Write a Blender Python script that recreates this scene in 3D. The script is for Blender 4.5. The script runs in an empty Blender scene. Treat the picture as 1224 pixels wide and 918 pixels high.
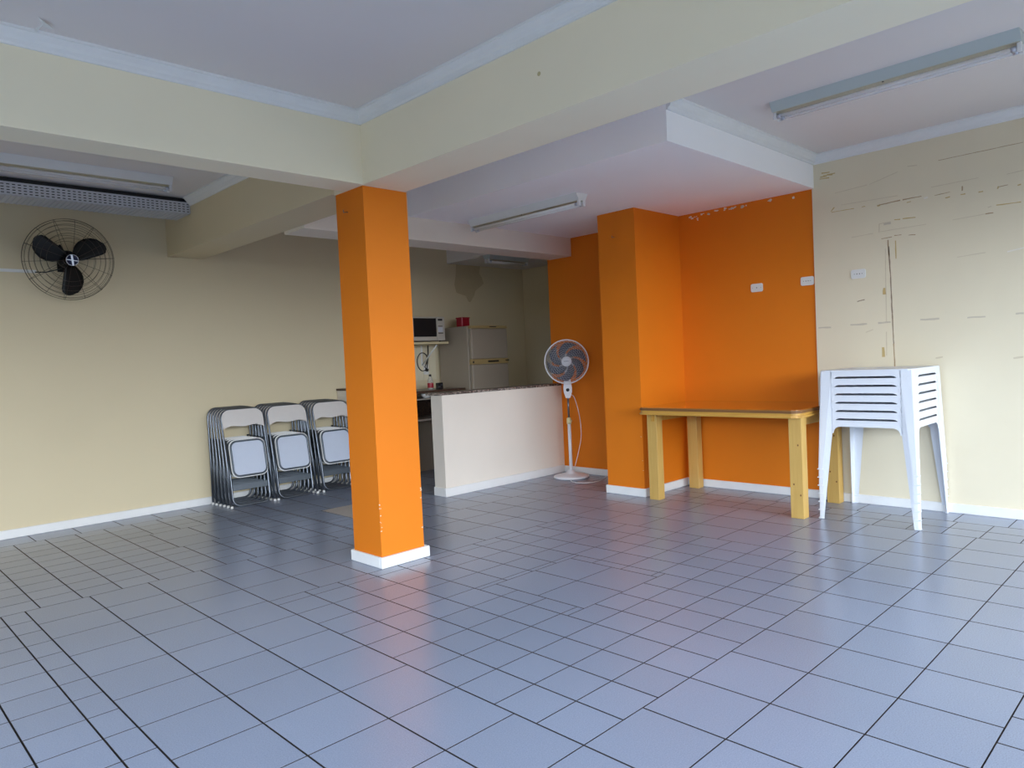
import bpy, bmesh, math, random
from mathutils import Vector, Matrix
random.seed(7)
PI = math.pi
scene = bpy.context.scene
COL = scene.collection

# ------------------------------------------------------------------ materials
def lin(c):
    c = c / 255.0
    return c / 12.92 if c <= 0.04045 else ((c + 0.055) / 1.055) ** 2.4
def rgb(r, g, b):
    return (lin(r), lin(g), lin(b), 1.0)

def mat(name, col, rough=0.6, var=0.06, scale=12.0, bump=0.0, bscale=60.0, metal=0.0, spec=0.5,
        trans=0.0, alpha=1.0, coat=0.0, detail=4.0):
    m = bpy.data.materials.new(name)
    m.use_nodes = True
    nt = m.node_tree
    b = nt.nodes['Principled BSDF']
    tc = nt.nodes.new('ShaderNodeTexCoord')
    nz = nt.nodes.new('ShaderNodeTexNoise')
    nz.inputs['Scale'].default_value = scale
    nz.inputs['Detail'].default_value = detail
    nt.links.new(tc.outputs['Object'], nz.inputs['Vector'])
    mix = nt.nodes.new('ShaderNodeMix')
    mix.data_type = 'RGBA'
    mix.inputs[6].default_value = tuple(min(1, c * (1 + var)) for c in col[:3]) + (1,)
    mix.inputs[7].default_value = tuple(c * (1 - var) for c in col[:3]) + (1,)
    nt.links.new(nz.outputs['Fac'], mix.inputs[0])
    nt.links.new(mix.outputs[2], b.inputs['Base Color'])
    b.inputs['Roughness'].default_value = rough
    b.inputs['Metallic'].default_value = metal
    b.inputs['Specular IOR Level'].default_value = spec
    b.inputs['Transmission Weight'].default_value = trans
    b.inputs['Alpha'].default_value = alpha
    b.inputs['Coat Weight'].default_value = coat
    b.inputs['Coat Roughness'].default_value = 0.08
    if bump > 0:
        n2 = nt.nodes.new('ShaderNodeTexNoise')
        n2.inputs['Scale'].default_value = bscale
        n2.inputs['Detail'].default_value = 3
        nt.links.new(tc.outputs['Object'], n2.inputs['Vector'])
        bp = nt.nodes.new('ShaderNodeBump')
        bp.inputs['Strength'].default_value = bump
        bp.inputs['Distance'].default_value = 0.004
        nt.links.new(n2.outputs['Fac'], bp.inputs['Height'])
        nt.links.new(bp.outputs['Normal'], b.inputs['Normal'])
    return m

def wood_mat(name, c1, c2, rough=0.4, axis='Y', coat=0.0, stretch=14.0):
    m = bpy.data.materials.new(name)
    m.use_nodes = True
    nt = m.node_tree
    b = nt.nodes['Principled BSDF']
    tc = nt.nodes.new('ShaderNodeTexCoord')
    mp = nt.nodes.new('ShaderNodeMapping')
    sc = {'X': (1, stretch, stretch), 'Y': (stretch, 1, stretch), 'Z': (stretch, stretch, 1)}[axis]
    mp.inputs['Scale'].default_value = sc
    nz = nt.nodes.new('ShaderNodeTexNoise')
    nz.inputs['Scale'].default_value = 3.0
    nz.inputs['Detail'].default_value = 6
    nz.inputs['Distortion'].default_value = 0.6
    mix = nt.nodes.new('ShaderNodeMix')
    mix.data_type = 'RGBA'
    mix.inputs[6].default_value = c1
    mix.inputs[7].default_value = c2
    nt.links.new(tc.outputs['Object'], mp.inputs['Vector'])
    nt.links.new(mp.outputs['Vector'], nz.inputs['Vector'])
    nt.links.new(nz.outputs['Fac'], mix.inputs[0])
    nt.links.new(mix.outputs[2], b.inputs['Base Color'])
    b.inputs['Roughness'].default_value = rough
    b.inputs['Coat Weight'].default_value = coat
    b.inputs['Coat Roughness'].default_value = 0.05
    return m

def speck_mat(name, cols, scale, rough):
    """granite / stoneware: voronoi cells through a colour ramp"""
    m = bpy.data.materials.new(name)
    m.use_nodes = True
    nt = m.node_tree
    b = nt.nodes['Principled BSDF']
    tc = nt.nodes.new('ShaderNodeTexCoord')
    v = nt.nodes.new('ShaderNodeTexVoronoi')
    v.inputs['Scale'].default_value = scale
    r = nt.nodes.new('ShaderNodeValToRGB')
    r.color_ramp.interpolation = 'CONSTANT'
    el = r.color_ramp.elements
    while len(el) < len(cols):
        el.new(0.5)
    for i, (p, c) in enumerate(cols):
        el[i].position = p
        el[i].color = c
    sep = nt.nodes.new('ShaderNodeSeparateColor')
    nt.links.new(tc.outputs['Object'], v.inputs['Vector'])
    nt.links.new(v.outputs['Color'], sep.inputs['Color'])
    nt.links.new(sep.outputs[0], r.inputs['Fac'])
    nt.links.new(r.outputs['Color'], b.inputs['Base Color'])
    b.inputs['Roughness'].default_value = rough
    return m

def tile_mat(name, col, rough):
    """glazed stoneware: fine speckle, cloudy variation and a per-tile tone from the face island"""
    m = bpy.data.materials.new(name)
    m.use_nodes = True
    nt = m.node_tree
    b = nt.nodes['Principled BSDF']
    tc = nt.nodes.new('ShaderNodeTexCoord')
    def noise(scale, detail):
        n = nt.nodes.new('ShaderNodeTexNoise')
        n.inputs['Scale'].default_value = scale
        n.inputs['Detail'].default_value = detail
        nt.links.new(tc.outputs['Object'], n.inputs['Vector'])
        return n
    def mr(sock, a, c):
        n = nt.nodes.new('ShaderNodeMapRange')
        n.inputs['From Min'].default_value = 0.25
        n.inputs['From Max'].default_value = 0.75
        n.inputs['To Min'].default_value = a
        n.inputs['To Max'].default_value = c
        nt.links.new(sock, n.inputs['Value'])
        return n.outputs['Result']
    def mul(a, c):
        n = nt.nodes.new('ShaderNodeMath')
        n.operation = 'MULTIPLY'
        nt.links.new(a, n.inputs[0])
        nt.links.new(c, n.inputs[1])
        return n.outputs[0]
    f = mr(noise(220, 2).outputs['Fac'], 0.84, 1.16)
    c = mr(noise(0.9, 1).outputs['Fac'], 0.96, 1.04)
    geo = nt.nodes.new('ShaderNodeNewGeometry')
    t = nt.nodes.new('ShaderNodeMapRange')
    t.inputs['To Min'].default_value = 0.965
    t.inputs['To Max'].default_value = 1.035
    nt.links.new(geo.outputs['Random Per Island'], t.inputs['Value'])
    k = mul(mul(f, c), t.outputs['Result'])
    vm = nt.nodes.new('ShaderNodeVectorMath')
    vm.operation = 'SCALE'
    vm.inputs[0].default_value = col[:3]
    nt.links.new(k, vm.inputs['Scale'])
    nt.links.new(vm.outputs[0], b.inputs['Base Color'])
    b.inputs['Roughness'].default_value = rough
    b.inputs['Specular IOR Level'].default_value = 0.5
    return m

M = {}
M['cream'] = mat('cream wall paint', rgb(214, 200, 167), 0.75, 0.03, 2.0, 0.10, 45)
M['cream_beam'] = mat('cream beam paint', rgb(238, 228, 200), 0.75, 0.03, 2.0, 0.08, 45)
M['cream_pale'] = mat('pale cream wall paint', rgb(222, 211, 184), 0.7, 0.04, 3.0, 0.08, 45)
M['cream_half'] = mat('off white half wall paint', rgb(228, 219, 206), 0.7, 0.04, 3.0, 0.08, 45)
M['orange'] = mat('orange wall paint', rgb(219, 120, 22), 0.6, 0.04, 3.0, 0.10, 45, spec=0.25)
M['ceiling'] = mat('white ceiling paint', rgb(222, 216, 212), 0.85, 0.03, 1.5, 0.06, 40)
M['soffit'] = mat('white soffit paint', rgb(247, 246, 247), 0.8, 0.03, 1.5, 0.05, 40)
M['white_trim'] = mat('white trim paint', rgb(226, 226, 224), 0.55, 0.05, 9.0, 0.05, 60)
M['tile'] = tile_mat('grey floor tile', rgb(137, 147, 167), 0.25)
M['tile_beige'] = tile_mat('beige floor tile', rgb(184, 174, 160), 0.3)
M['grout'] = mat('dark grout', rgb(62, 58, 57), 0.95, 0.2, 8, spec=0.05)
M['tape_y'] = mat('yellowed tape residue', rgb(192, 166, 110), 0.5, 0.15, 30)
M['tape_b'] = mat('brown glue line', rgb(170, 144, 110), 0.7, 0.2, 30)
M['tape_f'] = mat('faint scuff line', rgb(204, 190, 162), 0.7, 0.06, 30)
M['tape_g'] = mat('grey tape ghost', rgb(196, 184, 162), 0.7, 0.05, 30)
M['tape_d'] = mat('dark scratch', rgb(146, 126, 104), 0.8, 0.25, 40)
M['strip'] = mat('cream light cover', rgb(192, 184, 160), 0.5, 0.04, 10)
M['chip'] = mat('bare plaster chip', rgb(225, 218, 206), 0.9, 0.1, 30)
M['stain'] = mat('damp stain', rgb(192, 175, 140), 0.8, 0.08, 6)
M['spot'] = mat('filler spot', rgb(190, 176, 130), 0.8, 0.08, 20)
M['chrome'] = mat('grey painted steel tube', rgb(112, 118, 127), 0.34, 0.05, 20, metal=0.85)
M['steel_dark'] = mat('dark grey steel', rgb(84, 92, 100), 0.4, 0.06, 20, metal=0.4)
M['seat'] = mat('pale blue grey seat vinyl', rgb(190, 198, 213), 0.5, 0.03, 20)
M['seat_edge'] = mat('white vinyl edge', rgb(225, 225, 222), 0.5, 0.03, 20)
M['back'] = mat('light grey pressed steel', rgb(206, 200, 194), 0.45, 0.03, 20)
M['foot'] = mat('white rubber foot', rgb(215, 215, 212), 0.6, 0.03, 20)
M['plastic'] = mat('white moulded plastic', rgb(218, 222, 228), 0.35, 0.02, 8)
M['wood'] = wood_mat('varnished yellow pine', rgb(212, 166, 80), rgb(176, 128, 50), 0.35, 'Y')
M['wood_leg'] = wood_mat('varnished yellow pine leg', rgb(208, 172, 98), rgb(184, 144, 74), 0.4, 'Z')
M['wood_top'] = wood_mat('glossy varnished table top', rgb(186, 118, 40), rgb(150, 88, 26), 0.12, 'Y', 1.0)
M['wood_worn'] = wood_mat('worn dark wood edge', rgb(146, 98, 44), rgb(74, 46, 24), 0.6, 'Y', 0, 22)
M['white_enamel'] = mat('white enamel', rgb(222, 222, 218), 0.35, 0.03, 10)
M['grey_enamel'] = mat('grey green enamel', rgb(186, 194, 190), 0.4, 0.03, 10)
M['tube_white'] = mat('white fluorescent tube', rgb(232, 230, 226), 0.2, 0.02, 10)
M['tube_clear'] = mat('clear glass tube', rgb(228, 230, 236), 0.08, 0.01, 10, alpha=0.35)
M['holder'] = mat('lamp holder plastic', rgb(225, 225, 225), 0.4, 0.03, 10)
M['dark'] = mat('black plastic', rgb(20, 20, 22), 0.4, 0.1, 10)
M['black_gloss'] = mat('black painted metal', rgb(9, 9, 11), 0.45, 0.1, 10, spec=0.3)
M['wire'] = mat('dark bronze wire', rgb(66, 58, 48), 0.45, 0.1, 20, metal=0.4)
M['perf'] = mat('white perforated sheet', rgb(196, 198, 204), 0.4, 0.03, 10)
M['granite'] = speck_mat('speckled granite', [(0.0, rgb(40, 34, 32)), (0.35, rgb(120, 108, 100)), (0.6, rgb(182, 168, 156)), (0.85, rgb(70, 58, 52))], 95, 0.3)
M['granite_br'] = speck_mat('brown granite', [(0.0, rgb(66, 48, 40)), (0.5, rgb(98, 74, 60)), (0.8, rgb(48, 36, 32))], 120, 0.3)
M['fridge'] = mat('aged beige fridge enamel', rgb(158, 146, 130), 0.5, 0.03, 8)
M['fridge_trim'] = mat('yellowed plastic trim', rgb(172, 148, 100), 0.45, 0.05, 12)
M['micro'] = mat('silver grey microwave plastic', rgb(184, 176, 164), 0.4, 0.03, 10)
M['red'] = mat('red plastic', rgb(150, 20, 38), 0.4, 0.08, 10)
M['cola'] = mat('clear bottle plastic', rgb(190, 190, 185), 0.1, 0.02, 10, alpha=0.35)
M['tilewhite'] = mat('white glazed wall tile', rgb(226, 216, 188), 0.25, 0.02, 8)
M['shelf'] = mat('cream painted shelf', rgb(206, 192, 152), 0.5, 0.05, 10)
M['fan_white'] = mat('white fan plastic', rgb(226, 226, 230), 0.35, 0.02, 10)
M['fan_grey'] = mat('translucent grey blade', rgb(62, 68, 82), 0.35, 0.05, 10, alpha=0.92)
M['fan_hub'] = mat('light grey fan hub', rgb(196, 198, 204), 0.4, 0.03, 10)
M['ivory'] = mat('ivory collar plastic', rgb(220, 208, 160), 0.45, 0.03, 10)
M['badge'] = mat('dark blue badge', rgb(24, 30, 66), 0.3, 0.05, 10)
M['silver'] = mat('silver print', rgb(190, 194, 205), 0.3, 0.03, 10, metal=0.5)
M['concrete'] = mat('outdoor paving', rgb(112, 110, 104), 0.9, 0.08, 0.7)
M['render'] = mat('outside render', rgb(130, 124, 112), 0.9, 0.05, 2)

# ------------------------------------------------------------------ mesh helpers
def link(o):
    COL.objects.link(o)
    return o

class MB:
    """collects shapes in one bmesh, with material slots"""
    def __init__(self):
        self.bm = bmesh.new()
        self.mats = []
    def slot(self, m):
        if m not in self.mats:
            self.mats.append(m)
        return self.mats.index(m)
    def _paint(self, faces, m, smooth=False):
        i = self.slot(m)
        for f in faces:
            f.material_index = i
            f.smooth = smooth
    def box(self, lo, hi, m, bevel=0.0, mx=None, seg=2):
        t = bmesh.new()
        bmesh.ops.create_cube(t, size=1.0)
        for v in t.verts:
            v.co = Vector([(lo[i] + hi[i]) / 2 + v.co[i] * (hi[i] - lo[i]) for i in range(3)])
        if bevel > 0:
            bmesh.ops.bevel(t, geom=list(t.edges), offset=bevel, segments=seg, affect='EDGES', profile=0.5)
        self.merge(t, m, mx)
    def merge(self, t, m, mx=None, smooth=False):
        if mx is not None:
            bmesh.ops.transform(t, matrix=mx, verts=list(t.verts))
        mp = {v: self.bm.verts.new(v.co) for v in t.verts}
        fs = []
        for f in t.faces:
            try:
                fs.append(self.bm.faces.new([mp[v] for v in f.verts]))
            except ValueError:
                pass
        self._paint(fs, m, smooth)
        t.free()
    def tube(self, pts, r, m, n=8, closed=False, caps=True, radii=None):
        pts = [Vector(p) for p in pts]
        N = len(pts)
        rings = []
        prev = None
        for i, p in enumerate(pts):
            if closed:
                d = pts[(i + 1) % N] - pts[i - 1]
            else:
                d = pts[min(i + 1, N - 1)] - pts[max(i - 1, 0)]
            d.normalize()
            if prev is None:
                a = Vector((0, 0, 1)) if abs(d.z) < 0.9 else Vector((1, 0, 0))
                u = d.cross(a).normalized()
            else:
                u = (prev - d * prev.dot(d)).normalized()
            prev = u
            w = d.cross(u)
            rr = radii[i] if radii else r
            rings.append([self.bm.verts.new(p + u * (rr * math.cos(2 * PI * k / n)) + w * (rr * math.sin(2 * PI * k / n))) for k in range(n)])
        fs = []
        last = N if closed else N - 1
        for i in range(last):
            A, B = rings[i], rings[(i + 1) % N]
            for k in range(n):
                fs.append(self.bm.faces.new([A[k], A[(k + 1) % n], B[(k + 1) % n], B[k]]))
        self._paint(fs, m, True)
        if caps and not closed:
            self._paint([self.bm.faces.new(rings[0][::-1]), self.bm.faces.new(rings[-1])], m)
    def lathe(self, prof, m, n=32, mx=None, smooth=True):
        """prof: (radius, z) from bottom to top, about z"""
        t = bmesh.new()
        rings = []
        for r, z in prof:
            if r < 1e-6:
                rings.append([t.verts.new((0, 0, z))])
            else:
                rings.append([t.verts.new((r * math.cos(2 * PI * k / n), r * math.sin(2 * PI * k / n), z)) for k in range(n)])
        for A, B in zip(rings, rings[1:]):
            for k in range(n):
                a, b = A[k % len(A)], A[(k + 1) % len(A)]
                c, d = B[(k + 1) % len(B)], B[k % len(B)]
                vs = []
                for v in (a, b, c, d):
                    if v not in vs:
                        vs.append(v)
                if len(vs) >= 3:
                    t.faces.new(vs)
        self.merge(t, m, mx, smooth)
    def prism(self, poly, depth, m, mx=None, bevel=0.0, smooth=False):
        """poly: 2-D outline in local xy, extruded along local z from 0 to depth"""
        t = bmesh.new()
        a = [t.verts.new((x, y, 0)) for x, y in poly]
        b = [t.verts.new((x, y, depth)) for x, y in poly]
        n = len(poly)
        t.faces.new(a[::-1])
        t.faces.new(b)
        for i in range(n):
            t.faces.new([a[i], a[(i + 1) % n], b[(i + 1) % n], b[i]])
        if bevel > 0:
            bmesh.ops.bevel(t, geom=[e for e in t.edges if abs(e.verts[0].co.z - e.verts[1].co.z) < 1e-6], offset=bevel, segments=2, affect='EDGES')
        self.merge(t, m, mx, smooth)
    def build(self, name, parent=None, loc=None):
        bmesh.ops.recalc_face_normals(self.bm, faces=list(self.bm.faces))
        me = bpy.data.meshes.new(name)
        self.bm.to_mesh(me)
        self.bm.free()
        for m in self.mats:
            me.materials.append(m)
        o = bpy.data.objects.new(name, me)
        link(o)
        if parent is not None:
            o.parent = parent
        if loc is not None:
            o.location = loc
        return o

def arc(cx, cy, r, a0, a1, n):
    return [(cx + r * math.cos(math.radians(a0 + (a1 - a0) * i / n)), cy + r * math.sin(math.radians(a0 + (a1 - a0) * i / n))) for i in range(n + 1)]

def rrect(w, h, r, n=5):
    """rounded rectangle outline, centred"""
    x, y = w / 2 - r, h / 2 - r
    return arc(x, y, r, 0, 90, n) + arc(-x, y, r, 90, 180, n) + arc(-x, -y, r, 180, 270, n) + arc(x, -y, r, 270, 360, n)

def frame_mx(origin, xa, ya, za):
    m = Matrix((xa, ya, za)).transposed().to_4x4()
    m.translation = Vector(origin)
    return m

def thing(name, label, cat, loc=(0, 0, 0), rotz=0.0, group=None):
    o = bpy.data.objects.new(name, None)
    link(o)
    o.empty_display_size = 0.1
    o.location = loc
    o.rotation_euler = (0, 0, rotz)
    o['label'] = label
    o['category'] = cat
    if group:
        o['group'] = group
    return o
def tag(o, label, cat, group=None):
    o['label'] = label
    o['category'] = cat
    if group:
        o['group'] = group
    return o
def struct(o, label=None):
    o['kind'] = 'structure'
    if label:
        o['label'] = label
    return o
def dup(root, loc, rot, label, group=None):
    r = root.copy()
    link(r)
    r.location = loc
    r.rotation_euler = rot
    r['label'] = label
    if group:
        r['group'] = group
    for ch in list(root.children):
        c = ch.copy()
        link(c)
        c.parent = r
        for g in list(ch.children):
            d = g.copy()
            link(d)
            d.parent = c
    return r

# daylight openings behind the photographer and the sky outside
X0, Y0 = -2.2, -2.2                # open sides behind the photographer
FX0, FX1, FZ = -1.8, 5.9, 2.4          # doorway run in the front side
SY0, SY1, SZ0, SZ = -1.6, 3.4, 0.0, 2.3    # opening in the side behind
OX, OY, OH, OH2 = -16.0, -16, 2.1, 2.6      # facades across the yard
SKY, EXPO = 17.5, 0.0
SKY_BLUE, SKY_WARM = (0.58, 0.78, 1.08), (0.98, 1.07, 1.18)
SKY_TOP = 0.36                      # zenith brightness against the horizon
SUN, SUNROT = 0.0, (0, 0, 0)

# ------------------------------------------------------------------ the room
XW, YW, ZC = 6.11, 7.25, 2.89      # right wall, left wall, ceiling

PX0, PX1, PY0, PY1 = 2.565, 2.905, 3.885, 4.21
ZB = 2.45                          # underside of the main beams

# ---- floor: tiles laid as strips and fields, on dark grout
def lines(a, b, step, anchor):
    k = math.ceil((a - anchor) / step + 1e-6)
    out = [a]
    while anchor + k * step < b - 1e-6:
        if anchor + k * step - out[-1] > 0.02:
            out.append(anchor + k * step)
        k += 1
    if b - out[-1] < 0.02 and len(out) > 1:
        out[-1] = b
    else:
        out.append(b)
    return out
LX = [0.80, 1.127, 1.455, 1.782]
LY = [0.56, 0.888, 1.218, 1.553, 1.885, 2.215, 2.547, 2.88, 3.20, 3.535, 3.88, 4.213, 4.53, 4.855]
BX = [1.782, 2.12, 2.443, 2.775, 3.097, 3.42, 3.757, 4.088, 4.41, 4.738, 5.06, 5.385]
fields = [
    (LX, LY),
    (BX, LY[:4]),
    (lines(1.782, 4.416, 0.2195, 1.782), lines(1.553, 3.86, 0.2205, 1.553)),
    ([4.416, 4.738, 5.06, 5.385], [1.553, 1.885, 2.215, 2.547, 2.88, 3.21, 3.54, 3.86]),
    ([1.782, 2.10, 2.435, 2.77, 3.10, 3.445, 3.775, 4.11, 4.43, 4.75, 5.07, 5.385], [3.86, 4.213, 4.53, 4.855]),
    ([0.685, 0.80], lines(Y0, 4.855, 0.218, 2.675)),
    ([0.475, 0.685], lines(Y0, 4.855, 0.2185, 3.11)),
    (lines(X0, 0.475, 0.2155, 0.475), lines(Y0, 4.855, 0.2185, 3.11)),
    (lines(0.80, 5.385, 0.2195, 3.097), lines(Y0, 0.56, 0.2195, 0.56)),
    ([5.385, 5.585, 5.79], lines(Y0, 4.855, 0.221, 1.203)),
    ([5.79, XW], lines(Y0, 4.855, 0.331, 1.123)),
    (lines(X0, 3.06, 0.2165, 0.875), lines(4.855, 6.91, 0.2055, 4.855)),
    (lines(3.06, 7.45, 0.327, 3.06), lines(4.855, 6.91, 0.327, 4.855)),
    (lines(X0, 7.45, 0.3275, 1.248), [6.91, YW]),
]
patches = [([2.79, 3.122, 3.455], [2.39, 2.72, 3.055]), ([1.93, 2.237, 2.58], [5.65, 5.98, 6.315])]
beige = ([3.285, 3.70], [5.38, 5.93])
fb = MB()
fb.box((X0, Y0, -0.10), (7.6, YW + 0.1, -0.004), M['grout'])
GX, GY = 0.0036, 0.0026
def clipped(rect, holes):
    out = [rect]
    for h in holes:
        nxt = []
        for (a, b, c, d) in out:
            ha, hb, hc, hd = h
            if hb <= a or ha >= b or hd <= c or hc >= d:
                nxt.append((a, b, c, d))
                continue
            if c < hc: nxt.append((a, b, c, hc))
            if hd < d: nxt.append((a, b, hd, d))
            c2, d2 = max(c, hc), min(d, hd)
            if a < ha: nxt.append((a, ha, c2, d2))
            if hb < b: nxt.append((hb, b, c2, d2))
        out = nxt
    return out
holes = [(p[0][0], p[0][-1], p[1][0], p[1][-1]) for p in patches + [beige]]
def lay(a, b, c, d, m):
    a, b, c, d = a + GX, b - GX, c + GY, d - GY
    if b - a < 0.006 or d - c < 0.006:
        return
    t = bmesh.new()
    e = 0.0
    lo = [t.verts.new(p) for p in ((a, c, -0.004), (b, c, -0.004), (b, d, -0.004), (a, d, -0.004))]
    hi = [t.verts.new(p) for p in ((a + e, c + e, 0), (b - e, c + e, 0), (b - e, d - e, 0), (a + e, d - e, 0))]
    t.faces.new(hi)
    fb.merge(t, m)
    t = bmesh.new()
    lo = [t.verts.new(p) for p in ((a, c, -0.004), (b, c, -0.004), (b, d, -0.004), (a, d, -0.004))]
    hi = [t.verts.new(p) for p in ((a, c, 0), (b, c, 0), (b, d, 0), (a, d, 0))]
    for i in range(4):
        t.faces.new([lo[i], lo[(i + 1) % 4], hi[(i + 1) % 4], hi[i]])
    fb.merge(t, M['grout'])
for xs, ys in fields:
    for a, b in zip(xs, xs[1:]):
        for c, d in zip(ys, ys[1:]):
            for q in clipped((a, b, c, d), holes):
                lay(*q, M['tile'])
for (xs, ys) in patches:
    for a, b in zip(xs, xs[1:]):
        for c, d in zip(ys, ys[1:]):
            lay(a, b, c, d, M['tile'])
lay(beige[0][0], beige[0][1], beige[1][0], beige[1][1], M['tile_beige'])
floor = struct(fb.build('floor'))

# ---- ceiling, with a curl of peeling paint
cb = MB()
cb.box((X0, Y0, ZC), (7.6, YW + 0.1, ZC + 0.12), M['ceiling'])
for tri in (((0.80, 3.66, ZC), (0.86, 3.68, ZC - 0.03), (0.835, 3.745, ZC)), ((0.835, 3.70, ZC - 0.001), (0.815, 3.80, ZC - 0.012), (0.80, 3.835, ZC))):
    t = bmesh.new()
    vs = [t.verts.new(p) for p in tri] + [t.verts.new((p[0], p[1], p[2] + 0.002)) for p in tri]
    t.faces.new(vs[:3]); t.faces.new(vs[3:][::-1])
    for i in range(3):
        t.faces.new([vs[i], vs[(i + 1) % 3], vs[3 + (i + 1) % 3], vs[3 + i]])
    cb.merge(t, M['white_trim'])
struct(cb.build('ceiling'))

def simple(name, lo, hi, m, label=None):
    b = MB()
    b.box(lo, hi, m)
    return struct(b.build(name), label)

# left wall (runs on behind the kitchen), with the damp stain
lw = MB()
lw.box((X0, YW, 0), (7.6, YW + 0.12, ZC), M['cream'])
STAIN = [(6.173, 2.6), (6.156, 2.441), (6.128, 2.332), (6.16, 2.225), (6.319, 2.189), (6.36, 2.115), (6.396, 2.106), (6.466, 2.193), (6.498, 2.264), (6.566, 2.308), (6.655, 2.367), (6.622, 2.45), (6.579, 2.503), (6.602, 2.6)]
lw.prism(STAIN, 0.0008, M['stain'], frame_mx((0, YW, 0), (1, 0, 0), (0, 0, 1), (0, -1, 0)))
# white glazed splashback behind the kitchen counter
for i in range(8):
    for j in range(3):
        x, z = 4.95 + i * 0.1, 1.10 + j * 0.15
        lw.box((x + 0.001, YW - 0.004, z + 0.001), (x + 0.099, YW, z + 0.149), M['tilewhite'])
struct(lw.build('wall_left'))

# right wall: orange part and taped cream part, one thick wall that ends at the kitchen
rw = MB()
rw.box((XW, 2.512, 0), (XW + 0.16, 5.56, ZC), M['orange'])
rw.box((XW - 0.012, Y0, 0), (XW + 0.16, 2.512, ZC), M['cream_pale'])
TAPE = [('B', 1.567, 2.645, 1.041, 2.65, 0.0052), ('F', 2.323, 2.552, 2.073, 2.568, 0.0052), ('F', 2.055, 2.568, 1.845, 2.622, 0.0052), ('F', 1.778, 2.647, 1.712, 2.643, 0.0069), ('Y', 2.357, 2.401, 2.178, 2.4, 0.0069), ('Y', 2.36, 2.409, 2.332, 2.438, 0.0086), ('Y', 2.118, 2.4, 2.092, 2.403, 0.0069), ('B', 1.998, 2.391, 1.834, 2.401, 0.0103), ('Y', 2.002, 2.388, 1.98, 2.391, 0.0155), ('B', 1.817, 2.401, 1.685, 2.403, 0.0103), ('Y', 1.789, 2.374, 1.759, 2.377, 0.0103), ('W', 1.669, 2.382, 1.643, 2.388, 0.0172), ('B', 1.597, 2.391, 1.495, 2.397, 0.0052), ('Y', 1.527, 2.36, 1.496, 2.361, 0.0103), ('Y', 1.427, 2.365, 1.397, 2.364, 0.0103), ('Y', 1.315, 2.36, 1.286, 2.359, 0.0103), ('Y', 1.199, 2.36, 1.191, 2.377, 0.0103), ('B', 1.199, 2.372, 1.136, 2.376, 0.0052), ('Y', 1.08, 2.361, 1.06, 2.363, 0.0137), ('B', 1.415, 2.424, 1.416, 2.39, 0.0086), ('Y', 2.445, 2.692, 2.367, 2.687, 0.012), ('Y', 2.44, 2.707, 2.386, 2.703, 0.0103), ('Y', 2.428, 2.737, 2.362, 2.731, 0.0103), ('Y', 2.385, 2.716, 2.318, 2.714, 0.0086), ('Y', 2.415, 2.715, 2.338, 2.706, 0.0086), ('Y', 1.209, 2.246, 1.062, 2.242, 0.0086), ('B', 1.275, 2.196, 1.227, 2.197, 0.0086), ('F', 1.484, 2.189, 1.275, 2.196, 0.0052), ('F', 1.259, 2.24, 1.238, 2.245, 0.0086), ('Y', 1.88, 2.257, 1.838, 2.255, 0.0103), ('Y', 1.821, 2.256, 1.73, 2.251, 0.0103), ('G', 1.958, 2.237, 1.906, 2.239, 0.0189), ('F', 1.993, 2.245, 1.906, 2.247, 0.0069), ('F', 1.991, 2.244, 1.993, 2.179, 0.0069), ('F', 2.203, 2.171, 2.039, 2.177, 0.0052), ('F', 1.986, 2.182, 1.658, 2.187, 0.0052), ('B', 1.979, 2.125, 1.901, 2.128, 0.0069), ('B', 1.883, 2.136, 1.832, 2.134, 0.0069), ('B', 1.782, 2.124, 1.733, 2.12, 0.0069), ('B', 1.931, 2.11, 1.927, 1.984, 0.0103), ('D', 1.928, 2.058, 1.918, 1.815, 0.012), ('D', 1.918, 1.815, 1.914, 1.536, 0.012), ('D', 1.914, 1.536, 1.91, 1.294, 0.0103), ('B', 1.91, 1.294, 1.905, 1.088, 0.0103), ('Y', 1.876, 2.096, 1.876, 1.955, 0.012), ('F', 1.951, 2.043, 1.955, 1.764, 0.0069), ('F', 1.955, 1.764, 1.958, 1.465, 0.0069), ('F', 1.96, 1.39, 1.963, 1.202, 0.0069), ('Y', 1.967, 1.737, 1.966, 1.686, 0.0275), ('Y', 1.988, 1.269, 1.986, 1.192, 0.024), ('D', 2.175, 1.649, 2.117, 1.659, 0.0103), ('G', 2.493, 1.456, 2.389, 1.453, 0.0155), ('G', 2.233, 1.463, 2.104, 1.462, 0.0155), ('G', 2.02, 1.463, 1.927, 1.464, 0.0155), ('G', 1.716, 1.468, 1.587, 1.466, 0.0155), ('G', 1.404, 1.461, 1.29, 1.459, 0.0155), ('G', 1.108, 1.464, 1.06, 1.467, 0.0155), ('F', 2.115, 1.395, 2.058, 1.415, 0.0069), ('W', 1.149, 1.908, 1.051, 1.922, 0.0103), ('F', 1.46, 1.911, 1.28, 1.921, 0.0052), ('F', 1.619, 2.457, 1.313, 2.463, 0.0052), ('F', 1.141, 2.451, 1.042, 2.458, 0.0052), ('F', 2.279, 2.447, 1.85, 2.44, 0.0052), ('F', 1.618, 1.168, 1.57, 1.179, 0.0137), ('F', 1.127, 1.151, 1.068, 1.161, 0.0137)]
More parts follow.
